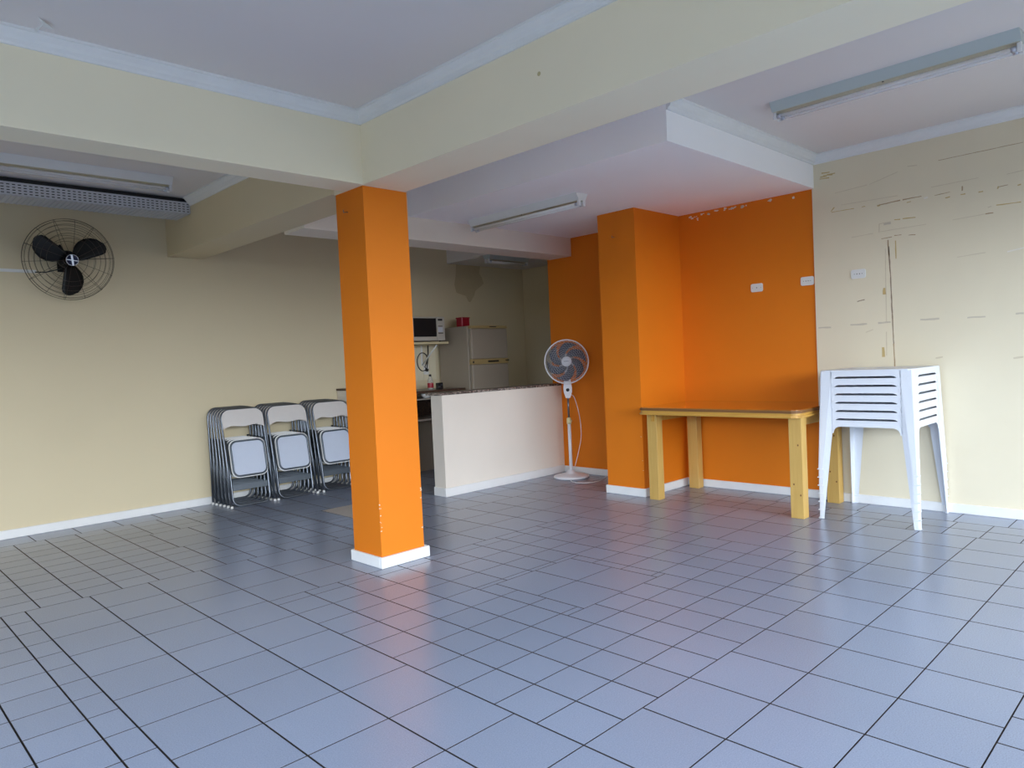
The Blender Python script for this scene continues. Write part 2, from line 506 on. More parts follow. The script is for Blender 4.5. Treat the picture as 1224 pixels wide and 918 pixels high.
for k, a, b, c, d, w in TAPE:
    m = {'B': M['tape_b'], 'F': M['tape_f'], 'Y': M['tape_y'], 'G': M['tape_g'], 'D': M['tape_d'], 'W': M['chip']}[k]
    p, q = Vector((a, b)), Vector((c, d))
    dr = (q - p).normalized()
    nr = Vector((-dr.y, dr.x))
    n = max(2, int((q - p).length / 0.03))
    up, dn = [], []
    for i in range(n + 1):
        c0 = p.lerp(q, i / n)
        up.append(c0 + nr * w * random.uniform(0.25, 0.55))
        dn.append(c0 - nr * w * random.uniform(0.25, 0.55))
    poly = [(v.x, v.y) for v in up] + [(v.x, v.y) for v in dn[::-1]]
    rw.prism(poly, 0.0006, m, frame_mx((XW - 0.012, 0, 0), (0, 1, 0), (0, 0, 1), (-1, 0, 0)))
def chips(b, origin, xa, ya, za, pts, size):
    for (u, v) in pts:
        for k in range(2):
            s = size * random.uniform(0.5, 1.3)
            cu, cv = u + random.uniform(-1, 1) * size, v + random.uniform(-0.6, 0.6) * size
            poly = [(cu + s * random.uniform(0.5, 1.2) * math.cos(a * PI / 3), cv + 0.6 * s * random.uniform(0.4, 1.1) * math.sin(a * PI / 3)) for a in range(6)]
            b.prism(poly, 0.0006, M['chip'], frame_mx(origin, xa, ya, za))
CHIP = [(3.705, 2.594), (3.675, 2.586), (3.63, 2.59), (3.613, 2.56), (3.55, 2.604), (3.499, 2.597), (3.409, 2.604), (3.321, 2.602), (3.271, 2.602), (3.246, 2.608), (3.217, 2.606), (3.155, 2.604), (3.126, 2.604), (3.138, 2.596), (2.684, 2.59), (2.882, 2.604)]
chips(rw, (XW, 0, 0), (0, 1, 0), (0, 0, 1), (-1, 0, 0), CHIP, 0.016)
struct(rw.build('wall_right'))
simple('wall_kitchen', (7.42, 5.40, 0), (7.55, YW, ZC), M['cream'])
simple('wall_partition', (XW + 0.16, 5.40, 0), (7.42, 5.56, ZC), M['cream'])

# sides behind the photographer: wide doorways that let the daylight in
fw = MB()
fw.box((X0 - 0.15, Y0 - 0.15, 0), (FX0, Y0, ZC), M['cream'])
fw.box((FX1, Y0 - 0.15, 0), (XW + 0.16, Y0, ZC), M['cream'])
fw.box((FX0, Y0 - 0.15, FZ), (FX1, Y0, ZC), M['cream'])
struct(fw.build('wall_front'))
sw = MB()
sw.box((X0 - 0.15, Y0, 0), (X0, SY0, ZC), M['cream'])
sw.box((X0 - 0.15, SY1, 0), (X0, YW + 0.12, ZC), M['cream'])
if SZ0 > 0:
    sw.box((X0 - 0.15, SY0, 0), (X0, SY1, SZ0), M['cream'])
sw.box((X0 - 0.15, SY0, SZ), (X0, SY1, ZC), M['cream'])
struct(sw.build('wall_side'))
gd = MB()
gd.box((-40, -40, -0.35), (40, 40, -0.12), M['concrete'])
struct(gd.build('ground_outside'))
ob = MB()
ob.box((-40, OY - 6, -0.12), (40, OY, OH), M['render'])
ob.box((OX - 6, OY, -0.12), (OX, 40, OH2), M['render'])
struct(ob.build('wall_outside'), 'neighbouring facades across the yard')

# pillar, column, beams, soffit
pb = MB()
pb.box((PX0, PY0, 0), (PX1, PY1, ZB), M['orange'])
pch = [(2.569, 0.411), (2.571, 0.384), (2.57, 0.338), (2.569, 0.295), (2.571, 0.265), (2.57, 0.24), (2.899, 0.467), (2.9, 0.452), (2.898, 0.40), (2.9, 0.20)]
chips(pb, (0, PY0, 0), (1, 0, 0), (0, 0, 1), (0, -1, 0), [(a, b) for a, b in pch], 0.006)
struct(pb.build('pillar'), 'square orange pillar standing free in the middle of the room')
CX0, CY0, CY1 = 5.372, 3.814, 4.232
kb = MB()
kb.box((CX0, CY0, 0), (XW, CY1, 2.63), M['orange'])
chips(kb, (CX0, 0, 0), (0, 1, 0), (0, 0, 1), (-1, 0, 0), [(3.83, 0.55), (3.825, 0.33), (3.82, 0.24)], 0.004)
struct(kb.build('column'), 'orange column against the right wall beside the wooden table')
bb = MB()
bb.box((2.555, Y0, ZB), (2.888, 3.86, ZC), M['cream_beam'])
bb.prism(arc(0, 0, 0.011, 0, 360, 10)[:-1], 0.0006, M['spot'], frame_mx((2.555, 2.326, 2.656), (0, 1, 0), (0, 0, 1), (-1, 0, 0)))
struct(bb.build('beam'), 'cream beam running from the pillar towards the viewer')
simple('beam', (X0, 3.86, ZB), (2.555, 4.09, ZC), M['cream_beam'], 'cream beam running from the pillar across the room')
db = MB()
db.box((2.555, 3.86, ZB), (2.888, 4.21, ZC), M['cream_beam'])
db.box((2.530, 4.21, ZB), (2.868, YW, ZC), M['cream'])
struct(db.build('beam'), 'cream beam running from the pillar to the wall behind the chairs')
simple('beam', (2.868, 5.197, 2.425), (XW, 5.53, ZC), M['cream_half'], 'pale beam above the kitchen half wall')
simple('ceiling_soffit', (3.9, 2.495, 2.625), (XW, 5.197, ZC), M['soffit'], 'white lowered ceiling box over the orange corner')
simple('ceiling_bulkhead', (6.02, 6.62, 2.60), (7.42, YW, ZC), M['ceiling'], 'boxed bulkhead in the kitchen ceiling')

# ---- crown mouldings
CROWN = [(0, 0), (0.012, 0), (0.016, 0.012), (0.03, 0.022), (0.036, 0.036), (0.05, 0.05), (0.056, 0.058), (0.066, 0.06), (0.066, 0.072), (0, 0.072)]
def crown(name, p, q, nrm):
    """runs along p->q on a vertical face whose outward normal is nrm; top at the ceiling"""
    p, q, nrm = Vector(p), Vector(q), Vector(nrm)
    d = q - p
    b = MB()
    b.prism(CROWN, d.length, M['white_trim'], frame_mx((p.x, p.y, ZC - 0.072), nrm, (0, 0, 1), d.normalized()))
    return struct(b.build(name))
crown('trim_1', (X0, 3.86, 0), (2.555, 3.86, 0), (0, -1, 0))
crown('trim_2', (2.555, 3.86, 0), (2.555, Y0, 0), (-1, 0, 0))
crown('trim_3', (3.9, 2.495, 0), (XW, 2.495, 0), (0, -1, 0))
crown('trim_4', (XW - 0.012, 2.495, 0), (XW - 0.012, Y0, 0), (-1, 0, 0))
crown('trim_5', (2.53, 6.60, 0), (2.53, 4.09, 0), (-1, 0, 0))

# ---- baseboards
def board(name, runs, h=0.075, t=0.016):
    b = MB()
    for lo, hi in runs:
        b.box((lo[0], lo[1], 0), (hi[0], hi[1], h), M['white_trim'], 0.004, seg=1)
    return struct(b.build(name))
board('baseboard_left', [((X0, YW - 0.018), (4.25, YW))])
board('baseboard_right', [((XW - 0.028, Y0), (XW - 0.012, 2.512)), ((XW - 0.016, 2.512), (XW, CY0)), ((XW - 0.016, CY1), (XW, 5.43))], 0.072)
board('baseboard_column', [((CX0 - 0.016, CY0 - 0.016), (CX0, CY1 + 0.016)), ((CX0, CY0 - 0.016), (XW - 0.016, CY0)), ((CX0, CY1), (XW - 0.016, CY1 + 0.016))], 0.075)
board('baseboard_pillar', [((PX0 - 0.018, PY0 - 0.025), (PX1 + 0.03, PY0)), ((PX0 - 0.018, PY0), (PX0, PY1 + 0.02)), ((PX1, PY0), (PX1 + 0.03, PY1 + 0.02)), ((PX0, PY1), (PX1, PY1 + 0.02))], 0.072)

# ---- half wall between room and kitchen
HX, HY0, HY1 = 4.36, 5.43, 5.60
hb = MB()
hb.box((HX, HY0, 0), (XW, HY1, 0.99), M['cream_half'])
struct(hb.build('half_wall'), 'low off white wall closing off the kitchen')
board('baseboard_counter', [((HX - 0.018, HY0 - 0.018), (XW - 0.016, HY0)), ((HX - 0.018, HY0), (HX, HY1))], 0.085)
gt = MB()
gt.box((HX - 0.02, HY0 - 0.008, 0.99), (XW, HY1 + 0.06, 1.015), M['granite'], 0.004)
tag(gt.build('granite_countertop'), 'speckled granite slab lying on top of the low white kitchen wall', 'countertop')

# ------------------------------------------------------------------ folding chairs
def chair_parts(t):
    W, H, R = 0.212, 0.955, 0.085
    b = MB()
    path = [(-W - 0.006, 0, 0.012), (-W, 0, 0.45)] + [(x, 0, z) for x, z in arc(-W + R, H - R, R, 180, 90, 6)] + [(x, 0, z) for x, z in arc(W - R, H - R, R, 90, 0, 6)] + [(W, 0, 0.45), (W + 0.006, 0, 0.012)]
    b.tube(path, 0.0105, M['chrome'], 8)
    b.build('frame', t)
    b = MB()
    w2, r2 = 0.189, 0.075
    path = [(-w2, 0.012, 0.66), (-w2, 0.016, 0.30)] + [(x, 0.03, z) for x, z in arc(-w2 + r2, 0.016 + r2, r2, 180, 270, 6)] + [(x, 0.03, z) for x, z in arc(w2 - r2, 0.016 + r2, r2, 270, 360, 6)] + [(w2, 0.016, 0.30), (w2, 0.012, 0.66)]
    b.tube(path, 0.010, M['chrome'], 8)
    b.build('rear_leg_frame', t)
    # folded seat: vinyl pad seen from below with a steel ring
    b = MB()
    b.prism(rrect(0.366, 0.372, 0.07, 6), 0.016, M['seat_edge'], frame_mx((0, -0.012, 0.468), (1, 0, 0), (0, 0, 1), (0, -1, 0)), 0.003)
    seat = b.build('seat', t)
    b = MB()
    b.prism(rrect(0.322, 0.325, 0.055, 6), 0.003, M['seat'], frame_mx((0, -0.028, 0.468), (1, 0, 0), (0, 0, 1), (0, -1, 0)))
    p = b.build('seat_panel', seat)
    p['label'] = 'pale blue grey panel'
    b = MB()
    b.tube([(x, -0.030, 0.468 + z) for x, z in rrect(0.336, 0.339, 0.062, 6)], 0.0095, M['steel_dark'], 8, closed=True)
    for (sx, sz) in ((-0.1, 0.17), (0.1, 0.17), (-0.1, -0.17), (0.1, -0.17)):
        b.box((sx - 0.008, -0.036, 0.468 + sz - 0.006), (sx + 0.008, -0.028, 0.468 + sz + 0.006), M['chrome'])
    b.build('seat_ring', seat)
    # pressed steel back: follows the bend of the tube, wavy lower edge
    top = [(-W + 0.004, 0.80)] + arc(-W + R, H - R, R - 0.002, 180, 90, 6) + arc(W - R, H - R, R - 0.002, 90, 0, 6) + [(W - 0.004, 0.80)]
    low = [(W - 0.004, 0.765)] + [(x, 0.790 - 0.032 * abs(x / W) ** 5 - 0.008 * math.cos(x / W * PI * 1.5)) for x in [W * k / 8 * 0.94 for k in range(8, -9, -1)]] + [(-W + 0.004, 0.765)]
    b = MB()
    b.prism(top + low, 0.008, M['back'], frame_mx((0, -0.006, 0), (1, 0, 0), (0, 0, 1), (0, -1, 0)), 0.002)
    b.build('backrest', t)
    b = MB()
    b.box((-0.195, 0.022, 0.165), (0.195, 0.030, 0.225), M['steel_dark'], 0.002)
    b.build('stretcher', t)
    for s in (-1, 1):
        b = MB()
        b.lathe([(0, 0), (0.014, 0), (0.0145, 0.008), (0.0125, 0.022), (0, 0.022)], M['foot'], 10)
        b.build('foot_cap', t, (s * (W + 0.006), 0, 0.0))
ORD = ['front', 'second', 'third', 'fourth', 'fifth', 'last']
STK = [('stack farthest from the orange pillar', 3.040), ('middle of the three stacks', 3.514), ('stack half hidden by the orange pillar', 4.022)]
proto = None
for where, cx in STK:
    for i in range(6):
        foot = 6.785 + i * 0.081
        topy = 6.965 + i * 0.050
        lean = -math.atan2(topy - foot, 0.955)
        lab = ORD[i] + ' folding chair, counted towards the wall, in the ' + where
        x = cx - 0.004 * i
        if proto is None:
            proto = thing('folding_chair', lab, 'chair', (x, foot, 0), 0, 'folding chairs leaning against the left wall')
            chair_parts(proto)
            proto.rotation_euler = (lean, 0, 0)
        else:
            dup(proto, (x, foot, 0), (lean, 0, 0), lab)

# ------------------------------------------------------------------ white plastic tables
def plastic_table(t):
    HT, A, B = 0.745, 0.318, 0.345         # height, half width at top and at foot
    th = 0.003
    def side(u, v):                        # u along the side, v height -> splayed outwards towards the floor
        return A + (B - A) * (1 - v / (HT - 0.01))
    rim = 0.047
    wt, wf = 0.088, 0.036
    # top: rounded slab with a rolled edge
    b = MB()
    b.prism(rrect(2 * A + 0.006, 2 * A + 0.006, 0.035, 5), 0.012, M['plastic'], Matrix.Translation((0, 0, HT - 0.012)), 0.004)
    for k in range(4):
        rot = Matrix.Rotation(k * PI / 2, 4, 'Z')
        # apron between the legs with a curved shoulder into each leg
        un = []
        s0 = A - wt + 0.012
        poly_top = [(-s0, HT - 0.006), (s0, HT - 0.006)]
        sh = arc(s0 - 0.062, HT - rim - 0.05, 0.05, 0, 90, 6)
        low = sh + [(-x, z) for x, z in sh[::-1]]
        poly = [(-s0, HT - 0.006), (-s0, HT - rim - 0.05)] + [(-x, z) for x, z in sh] + [(x, z) for x, z in sh[::-1]] + [(s0, HT - rim - 0.05), (s0, HT - 0.006)]
        tt = bmesh.new()
        fr = [tt.verts.new((u, -side(u, v), v)) for u, v in poly]
        bk = [tt.verts.new((u, -side(u, v) + th, v)) for u, v in poly]
        n = len(poly)
        tt.faces.new(fr); tt.faces.new(bk[::-1])
        for i in range(n):
            tt.faces.new([fr[i], fr[(i + 1) % n], bk[(i + 1) % n], bk[i]])
        b.merge(tt, M['plastic'], rot)
    b.build('tabletop', t)
    for k in range(4):
        rot = Matrix.Rotation(k * PI / 2, 4, 'Z')
        b = MB()
        tt = bmesh.new()
        prof = []
        N = 8
        for i in range(N + 1):
            v = (HT - 0.006) * (1 - i / N)
            o = side(0, v)
            w = wt + (wf - wt) * (i / N)
            if i == 0:
                w = wt + 0.0
            c = 0.010
            outer = [(-o + w, -o), (-o + c, -o), (-o + c * 0.3, -o + c * 0.3), (-o, -o + c), (-o, -o + w)]
            inner = [(-o + th, -o + w), (-o + th, -o + c), (-o + c * 0.3 + th, -o + c * 0.3 + th), (-o + c, -o + th), (-o + w, -o + th)]
            prof.append([tt.verts.new((x, y, v)) for x, y in outer + inner])
        n = 10
        for P, Q in zip(prof, prof[1:]):
            for i in range(n):
                f = tt.faces.new([P[i], P[(i + 1) % n], Q[(i + 1) % n], Q[i]])
        tt.faces.new(prof[0]); tt.faces.new(prof[-1][::-1])
        # foot pad ledge
        b.merge(tt, M['plastic'], rot)
        o = side(0, 0.0)
        b.box((-o - 0.003, -o - 0.003, 0.0), (-o + wf - 0.002, -o + 0.012, 0.007), M['plastic'], 0, rot)
        b.box((-o - 0.003, -o - 0.003, 0.0), (-o + 0.012, -o + wf - 0.002, 0.007), M['plastic'], 0, rot)
        b.build('leg', t)
PN = ['bottom white plastic table of the stack, standing on the floor', 'second white plastic table up from the bottom of the stack', 'third white plastic table up from the bottom of the stack',
      'middle white plastic table, fourth in the stack of seven', 'third white plastic table down from the top of the stack', 'second white plastic table down from the top of the stack',
      'top white plastic table of the stack of square tables by the taped wall']
pt0 = None
for i in range(7):
    loc = (5.742, 1.90, 0.0617 * i)
    if pt0 is None:
        pt0 = thing('plastic_table', PN[i], 'table', loc, 0, 'stacked square plastic tables')
        plastic_table(pt0)
    else:
        dup(pt0, loc, (0, 0, 0), PN[i])

# ------------------------------------------------------------------ wooden table
wt_ = thing('wooden_table', 'yellow varnished pine table with thick square legs in the orange corner', 'table', (5.64, 3.0, 0))
TX0, TX1, TY0, TY1 = 5.185 - 5.64, 6.088 - 5.64, 2.285 - 3.0, 3.735 - 3.0
def rect_round(x0, x1, y0, y1, r):
    return [(p[0] + (x0 + x1) / 2, p[1] + (y0 + y1) / 2) for p in rrect(x1 - x0, y1 - y0, r, 5)]
b = MB()
b.prism(rect_round(TX0 + 0.012, TX1 - 0.012, TY0 + 0.012, TY1 - 0.012, 0.05), 0.006, M['wood_top'], Matrix.Translation((0, 0, 0.828)), 0.002)
b.build('tabletop', wt_)['label'] = 'glossy brown varnished top'
b = MB()
b.prism(rect_round(TX0 + 0.003, TX1 - 0.003, TY0 + 0.003, TY1 - 0.003, 0.055), 0.020, M['wood_worn'], Matrix.Translation((0, 0, 0.808)), 0.006)
b.build('worn_edge', wt_)['label'] = 'chipped dark upper edge'
b = MB()
b.prism(rect_round(TX0 + 0.012, TX1 - 0.012, TY0 + 0.012, TY1 - 0.012, 0.05), 0.030, M['wood'], Matrix.Translation((0, 0, 0.785)), 0.004)
b.prism(rect_round(TX0, TX1, TY0, TY1, 0.06), 0.015, M['wood'], Matrix.Translation((0, 0, 0.772)), 0.005)
b.build('edge_moulding', wt_)
b = MB()
for y in (TY0 + 0.07, TY1 - 0.09):
    b.box((TX0 + 0.11, y, 0.70), (TX1 - 0.11, y + 0.02, 0.772), M['wood'])
b.box((TX1 - 0.09, TY0 + 0.1, 0.70), (TX1 - 0.07, TY1 - 0.1, 0.772), M['wood'])
b.build('apron', wt_)
for (x, y) in ((5.335, 2.365), (5.36, 3.672), (6.02, 3.672), (6.02, 2.365)):
    b = MB()
    b.box((-0.045, -0.050, 0), (0.045, 0.050, 0.772), M['wood_leg'], 0.003)
    if y < 3:
        for (dy, z) in ((-0.02, 0.56), (0.02, 0.26), (-0.03, 0.18)):
            b.prism([(0.006 * math.cos(a), 0.008 * math.sin(a)) for a in [k * PI / 4 for k in range(8)]], 0.0006, M['wood_worn'], frame_mx((-0.045, dy, z), (0, 1, 0), (0, 0, 1), (-1, 0, 0)))
    b.build('leg', wt_, (x - 5.64, y - 3.0, 0))

# ------------------------------------------------------------------ wall sockets
def socket(y, z, wall_x, holes, label, name='wall_socket'):
    t = thing(name, label, 'socket', (wall_x, y, z), 0, 'white socket plates on the right wall')
    b = MB()
    b.prism(rrect(0.114, 0.074, 0.016, 4), 0.010, M['white_enamel'], frame_mx((0, 0, 0), (0, -1, 0), (0, 0, 1), (-1, 0, 0)), 0.003)
    b.build('cover_plate', t)
    b = MB()
    for u, r in holes:
        b.prism(arc(u, 0, r, 0, 360, 8)[:-1], 0.0006, M['dark'], frame_mx((-0.010, 0, 0), (0, -1, 0), (0, 0, 1), (-1, 0, 0)))
    b.build('socket_hole', t)
    return t
socket(3.033, 1.85, XW, [(-0.04, 0.0025), (0, 0.005), (0.04, 0.0025)], 'white plate with one centre hole on the orange wall')
socket(2.578, 1.86, XW, [(-0.03, 0.003), (-0.010, 0.004), (0.010, 0.004), (0.03, 0.003)], 'white socket plate at the edge of the orange wall')
socket(2.157, 1.87, XW - 0.012, [(-0.03, 0.003), (-0.010, 0.004), (0.010, 0.004), (0.03, 0.003)], 'white socket plate on the taped cream wall')

def screw_hook(loc, nx, label):
    b = MB()
    b.tube([(0, 0, 0), (-0.018, 0, 0), (-0.03, 0, -0.006), (-0.034, 0, 0.004), (-0.03, 0, 0.012)], 0.0028, M['chrome'], 6)
    tag(b.build('screw_hook', None, loc), label, 'hook')
screw_hook((PX0, 4.072, 2.314), -1, 'small metal screw hook high on the free standing orange pillar')
screw_hook((CX0, 4.043, 2.391), -1, 'small metal screw high on the orange column by the wall')

# ------------------------------------------------------------------ fluorescent ceiling lights
def light(name, p, axis, length, z, label, body, tubem, w_top=0.15, w_bot=0.085, h=0.055):
    """p: centre on the ceiling; axis: 'X' or 'Y'"""
    t = thing(name, label, 'ceiling light', (p[0], p[1], z), 0 if axis == 'Y' else -PI / 2, 'fluorescent ceiling lights')
    L = length / 2
    b = MB()
    b.prism([(-w_top / 2, 0), (w_top / 2, 0), (w_bot / 2, -h), (-w_bot / 2, -h)], length, body, frame_mx((0, L, 0), (1, 0, 0), (0, 0, 1), (0, -1, 0)), 0.002)
    bd = b.build('light_body', t)
    b = MB()
    b.box((-w_bot / 2 + 0.004, -L + 0.01, -h - 0.003), (w_bot / 2 - 0.004, L - 0.01, -h), M['strip'])
    b.prism(arc(0, 0, 0.005, 0, 360, 8)[:-1], 0.004, M['dark'], Matrix.Translation((-w_bot / 2 + 0.012, 0, -h - 0.007)))
    b.build('cover_strip', t)
    for s in (-1, 1):
        b = MB()
        b.tube([(s * 0.028, -L + 0.025, -h - 0.028), (s * 0.028, L - 0.025, -h - 0.028)], 0.0135, tubem, 10)
        tb = b.build('lamp_tube', t)
        b = MB()
        for e in (-1, 1):
            b.tube([(s * 0.028, e * (L - 0.05), -h - 0.028), (s * 0.028, e * (L - 0.024), -h - 0.028)], 0.0142, M['silver'], 10)
        b.build('end_cap', tb)
        for e in (-1, 1):
            b = MB()
            b.box((s * 0.028 - 0.013, e * (L - 0.012) - 0.011, -h - 0.046), (s * 0.028 + 0.013, e * (L - 0.012) + 0.011, -h + 0.002), M['holder'], 0.004)
            b.build('lamp_holder', t)
    return t
light('ceiling_light', (4.62, 1.452), 'Y', 1.345, ZC, 'ceiling light with bare clear tubes above the taped cream wall bay', M['grey_enamel'], M['tube_clear'], 0.19, 0.11)
light('ceiling_light', (4.545, 4.39), 'Y', 1.33, 2.625, 'ceiling light with two white tubes under the lowered soffit', M['white_enamel'], M['tube_white'])
light('ceiling_light', (1.54, 6.04), 'X', 1.25, ZC, 'ceiling light beside the perforated trough above the wall fan', M['white_enamel'], M['tube_clear'], 0.16, 0.09, 0.06)
light('ceiling_light', (6.30, 6.42), 'X', 0.68, ZC - 0.29, 'short ceiling light in the dark kitchen', M['grey_enamel'], M['tube_white'])
b = MB()
b.box((5.90, 6.28, ZC - 0.29), (6.72, 6.62, ZC), M['ceiling'])
struct(b.build('ceiling_box'), 'ceiling box carrying the kitchen light')

# ------------------------------------------------------------------ perforated trough
tr = thing('perforated_trough', 'long white perforated sheet metal trough hung under the ceiling above the wall fan', 'trough', (1.2, 6.77, 2.80))
b = MB()
xs0, xs1 = -0.9, 2.528
yF, yB, zL, zH = 6.61, 6.93, 2.748, 2.846
pitch = 0.037
n = int((xs1 - xs0) / pitch)
pitch = (xs1 - xs0) / n
rows = 4
rp = (zH - zL - 0.012) / rows
t = bmesh.new()
cx = sorted(set([0.0] + [round(v, 6) for i in range(n) for v in (i * pitch + 0.008, (i + 1) * pitch - 0.008)] + [xs1 - xs0]))
cz = sorted(set([0.0] + [round(v, 6) for j in range(rows) for v in (0.006 + j * rp + 0.007, 0.006 + (j + 1) * rp - 0.007)] + [zH - zL]))
vg = {}
def gv(i, j):
    if (i, j) not in vg:
        vg[(i, j)] = t.verts.new((xs0 + cx[i] - 1.2, yF - 6.77, zL + cz[j] - 2.80))
    return vg[(i, j)]
for i in range(len(cx) - 1):
    for j in range(len(cz) - 1):
        if i % 2 == 1 and j % 2 == 1:
            continue
        t.faces.new([gv(i, j), gv(i + 1, j), gv(i + 1, j + 1), gv(i, j + 1)])
ret = bmesh.ops.extrude_face_region(t, geom=list(t.faces))
bmesh.ops.translate(t, verts=[v for v in ret['geom'] if isinstance(v, bmesh.types.BMVert)], vec=(0, 0.002, 0))
b.merge(t, M['perf'])
b.box((xs0 - 1.2, yF - 6.77 - 0.004, zH - 2.80 - 0.006), (xs1 - 1.2, yF - 6.77 + 0.012, zH - 2.80 + 0.002), M['perf'])
b.build('front_panel', tr)
b = MB()
b.box((xs0 - 1.2, yF - 6.77, zL - 2.80), (xs1 - 1.2, yB - 6.77, zL - 2.80 + 0.002), M['perf'])
for i in range(n):
    x = xs0 + i * pitch - 1.2
    b.box((x + 0.004, yF - 6.77 + 0.008, zL - 2.80 - 0.005), (x + pitch - 0.012, yB - 6.77 - 0.008, zL - 2.80), M['perf'])
b.build('ribbed_bottom', tr)
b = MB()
b.box((xs0 - 1.2, yF - 6.77 + 0.03, zL - 2.80 + 0.004), (xs1 - 1.2, yB - 6.77, ZC - 0.004 - 2.80), M['dark'])  # black box added as painted shade inside the trough and below the ceiling
b.build('shadow_fill', tr)['label'] = 'black box standing in for the shadow'

# cable trunking to the wall fan
b = MB()
b.box((X0, YW - 0.014, 2.236), (1.44, YW, 2.262), M['white_trim'], 0.002)
tag(b.build('cable_trunking'), 'thin white cable trunking on the wall leading to the black fan', 'trunking')

# ------------------------------------------------------------------ black wall fan
wf = thing('wall_fan', 'black three blade wall fan in a round wire cage on the cream wall', 'fan', (1.66, YW, 2.345))
tilt = Matrix.Rotation(math.radians(9), 4, 'X') @ Matrix.Rotation(math.radians(-2), 4, 'Z')
C0 = Vector((-0.018, -0.24, -0.012))     # cage centre, relative to the wall mount
def cage_mx(m):
    return Matrix.Translation(C0) @ tilt @ m
FW = Matrix(((1, 0, 0, 0), (0, 0, -1, 0), (0, 1, 0, 0), (0, 0, 0, 1)))     # local z -> -y (towards the room), local y -> up
def ring(b, r, z, th, m, n=48):
    pts = [(r * math.cos(2 * PI * k / n), r * math.sin(2 * PI * k / n), z) for k in range(n)]
    b.tube([(cage_mx(FW) @ Vector(p)) for p in pts], th, m, 5, closed=True)
def dome(r):          # front dome height above the rim plane
    return 0.085 * math.cos(min(r / 0.34, 1) * PI / 2) ** 0.7 + 0.02 if r < 0.339 else 0.02
b = MB()
for r, z in ((0.342, 0.012), (0.342, -0.012), (0.326, dome(0.326)), (0.298, dome(0.298)), (0.262, dome(0.262)), (0.222, dome(0.222)), (0.182, dome(0.182))):
    ring(b, r, z, 0.0016, M['wire'])
for k in range(14):
    a = 2 * PI * k / 14 + 0.1
    pts = []
    for r in (0.04, 0.1, 0.16, 0.22, 0.28, 0.32, 0.342):
        pts.append(cage_mx(FW) @ Vector((r * math.cos(a), r * math.sin(a), dome(r) + 0.002)))
    pts.append(cage_mx(FW) @ Vector((0.344 * math.cos(a), 0.344 * math.sin(a), -0.014)))
    b.tube(pts, 0.0015, M['wire'], 5)
b.build('front_cage', wf)
b = MB()
for r in (0.325, 0.29, 0.25, 0.205, 0.155):
    ring(b, r, -0.012 - 0.07 * math.cos(r / 0.342 * PI / 2) ** 0.7, 0.0014, M['wire'])
for k in range(7):
    a = 2 * PI * k / 7 + 0.1
    pts = [cage_mx(FW) @ Vector((r * math.cos(a), r * math.sin(a), -0.012 - 0.07 * math.cos(min(r / 0.342, 1) * PI / 2) ** 0.7)) for r in (0.06, 0.14, 0.22, 0.29, 0.342)]
    b.tube(pts, 0.0015, M['wire'], 5)
b.build('rear_cage', wf)
for ang in (143, 23, 263):
    t = bmesh.new()
    cw = [(0.045, -26), (0.09, -20), (0.14, -13), (0.19, -9), (0.235, -7)]
    tip = [(0.268, -3), (0.283, 4), (0.281, 12)]
    ccw = [(0.262, 22), (0.225, 33), (0.18, 41), (0.13, 46), (0.085, 46), (0.045, 40)]
    K = 6
    def P(r, a):
        zz = -math.sin(math.radians(a - 8)) * 0.13 * (r / 0.28 + 0.3) * 0.9
        return Vector((1.07 * r * math.cos(math.radians(ang + a)), 1.07 * r * math.sin(math.radians(ang + a)), 0.03 + zz * 0.5))
    rs = [0.04, 0.08, 0.12, 0.16, 0.20, 0.235, 0.262, 0.278, 0.284]
    def interp(tab, r):
        for (r0, a0), (r1, a1) in zip(tab, tab[1:]):
            if (r0 <= r <= r1) or (r1 <= r <= r0):
                return a0 + (a1 - a0) * (r - r0) / (r1 - r0 + 1e-9)
        return tab[0][1] if r < 0.05 else tab[-1][1]
    lo_t = [(0.04, -30), (0.09, -22), (0.14, -14), (0.19, -11), (0.235, -9), (0.268, -6), (0.284, 2)]
    hi_t = [(0.04, 44), (0.085, 50), (0.13, 48), (0.18, 41), (0.225, 31), (0.262, 20), (0.284, 6)]
    grid = []
    for r in rs:
        a0, a1 = interp(lo_t, r), interp(hi_t, r)
        grid.append([t.verts.new(P(r, a0 + (a1 - a0) * k / K)) for k in range(K + 1)])
    for A, Bq in zip(grid, grid[1:]):
        for k in range(K):
            t.faces.new([A[k], A[k + 1], Bq[k + 1], Bq[k]])
    ret = bmesh.ops.extrude_face_region(t, geom=list(t.faces))
    bmesh.ops.translate(t, verts=[v for v in ret['geom'] if isinstance(v, bmesh.types.BMVert)], vec=(0, 0, -0.004))
    b = MB()
    b.merge(t, M['black_gloss'], cage_mx(FW), True)
    b.build('blade', wf)
b = MB()
b.lathe([(0, 0.075), (0.035, 0.075), (0.05, 0.06), (0.05, 0.0), (0.03, -0.01), (0, -0.01)][::-1], M['black_gloss'], 24, cage_mx(FW))
b.build('hub', wf)
b = MB()
b.lathe([(0, 0.108), (0.042, 0.108), (0.044, 0.116), (0, 0.118)], M['badge'], 28, cage_mx(FW))
bd = b.build('badge', wf)
b = MB()
ringpts = [cage_mx(FW) @ Vector((0.045 * math.cos(2 * PI * k / 28), 0.045 * math.sin(2 * PI * k / 28), 0.114)) for k in range(28)]
b.tube(ringpts, 0.003, M['silver'], 6, closed=True)
b.prism([(-0.002, -0.042), (0.012, -0.042), (0.002, 0.042), (-0.012, 0.042)], 0.002, M['silver'], cage_mx(FW) @ Matrix.Translation((0, 0, 0.117)))
b.prism([(-0.042, 0.0), (0.042, -0.009), (0.042, -0.003), (-0.042, 0.006)], 0.002, M['silver'], cage_mx(FW) @ Matrix.Translation((0, 0, 0.117)))
b.build('badge_print', bd)
b = MB()
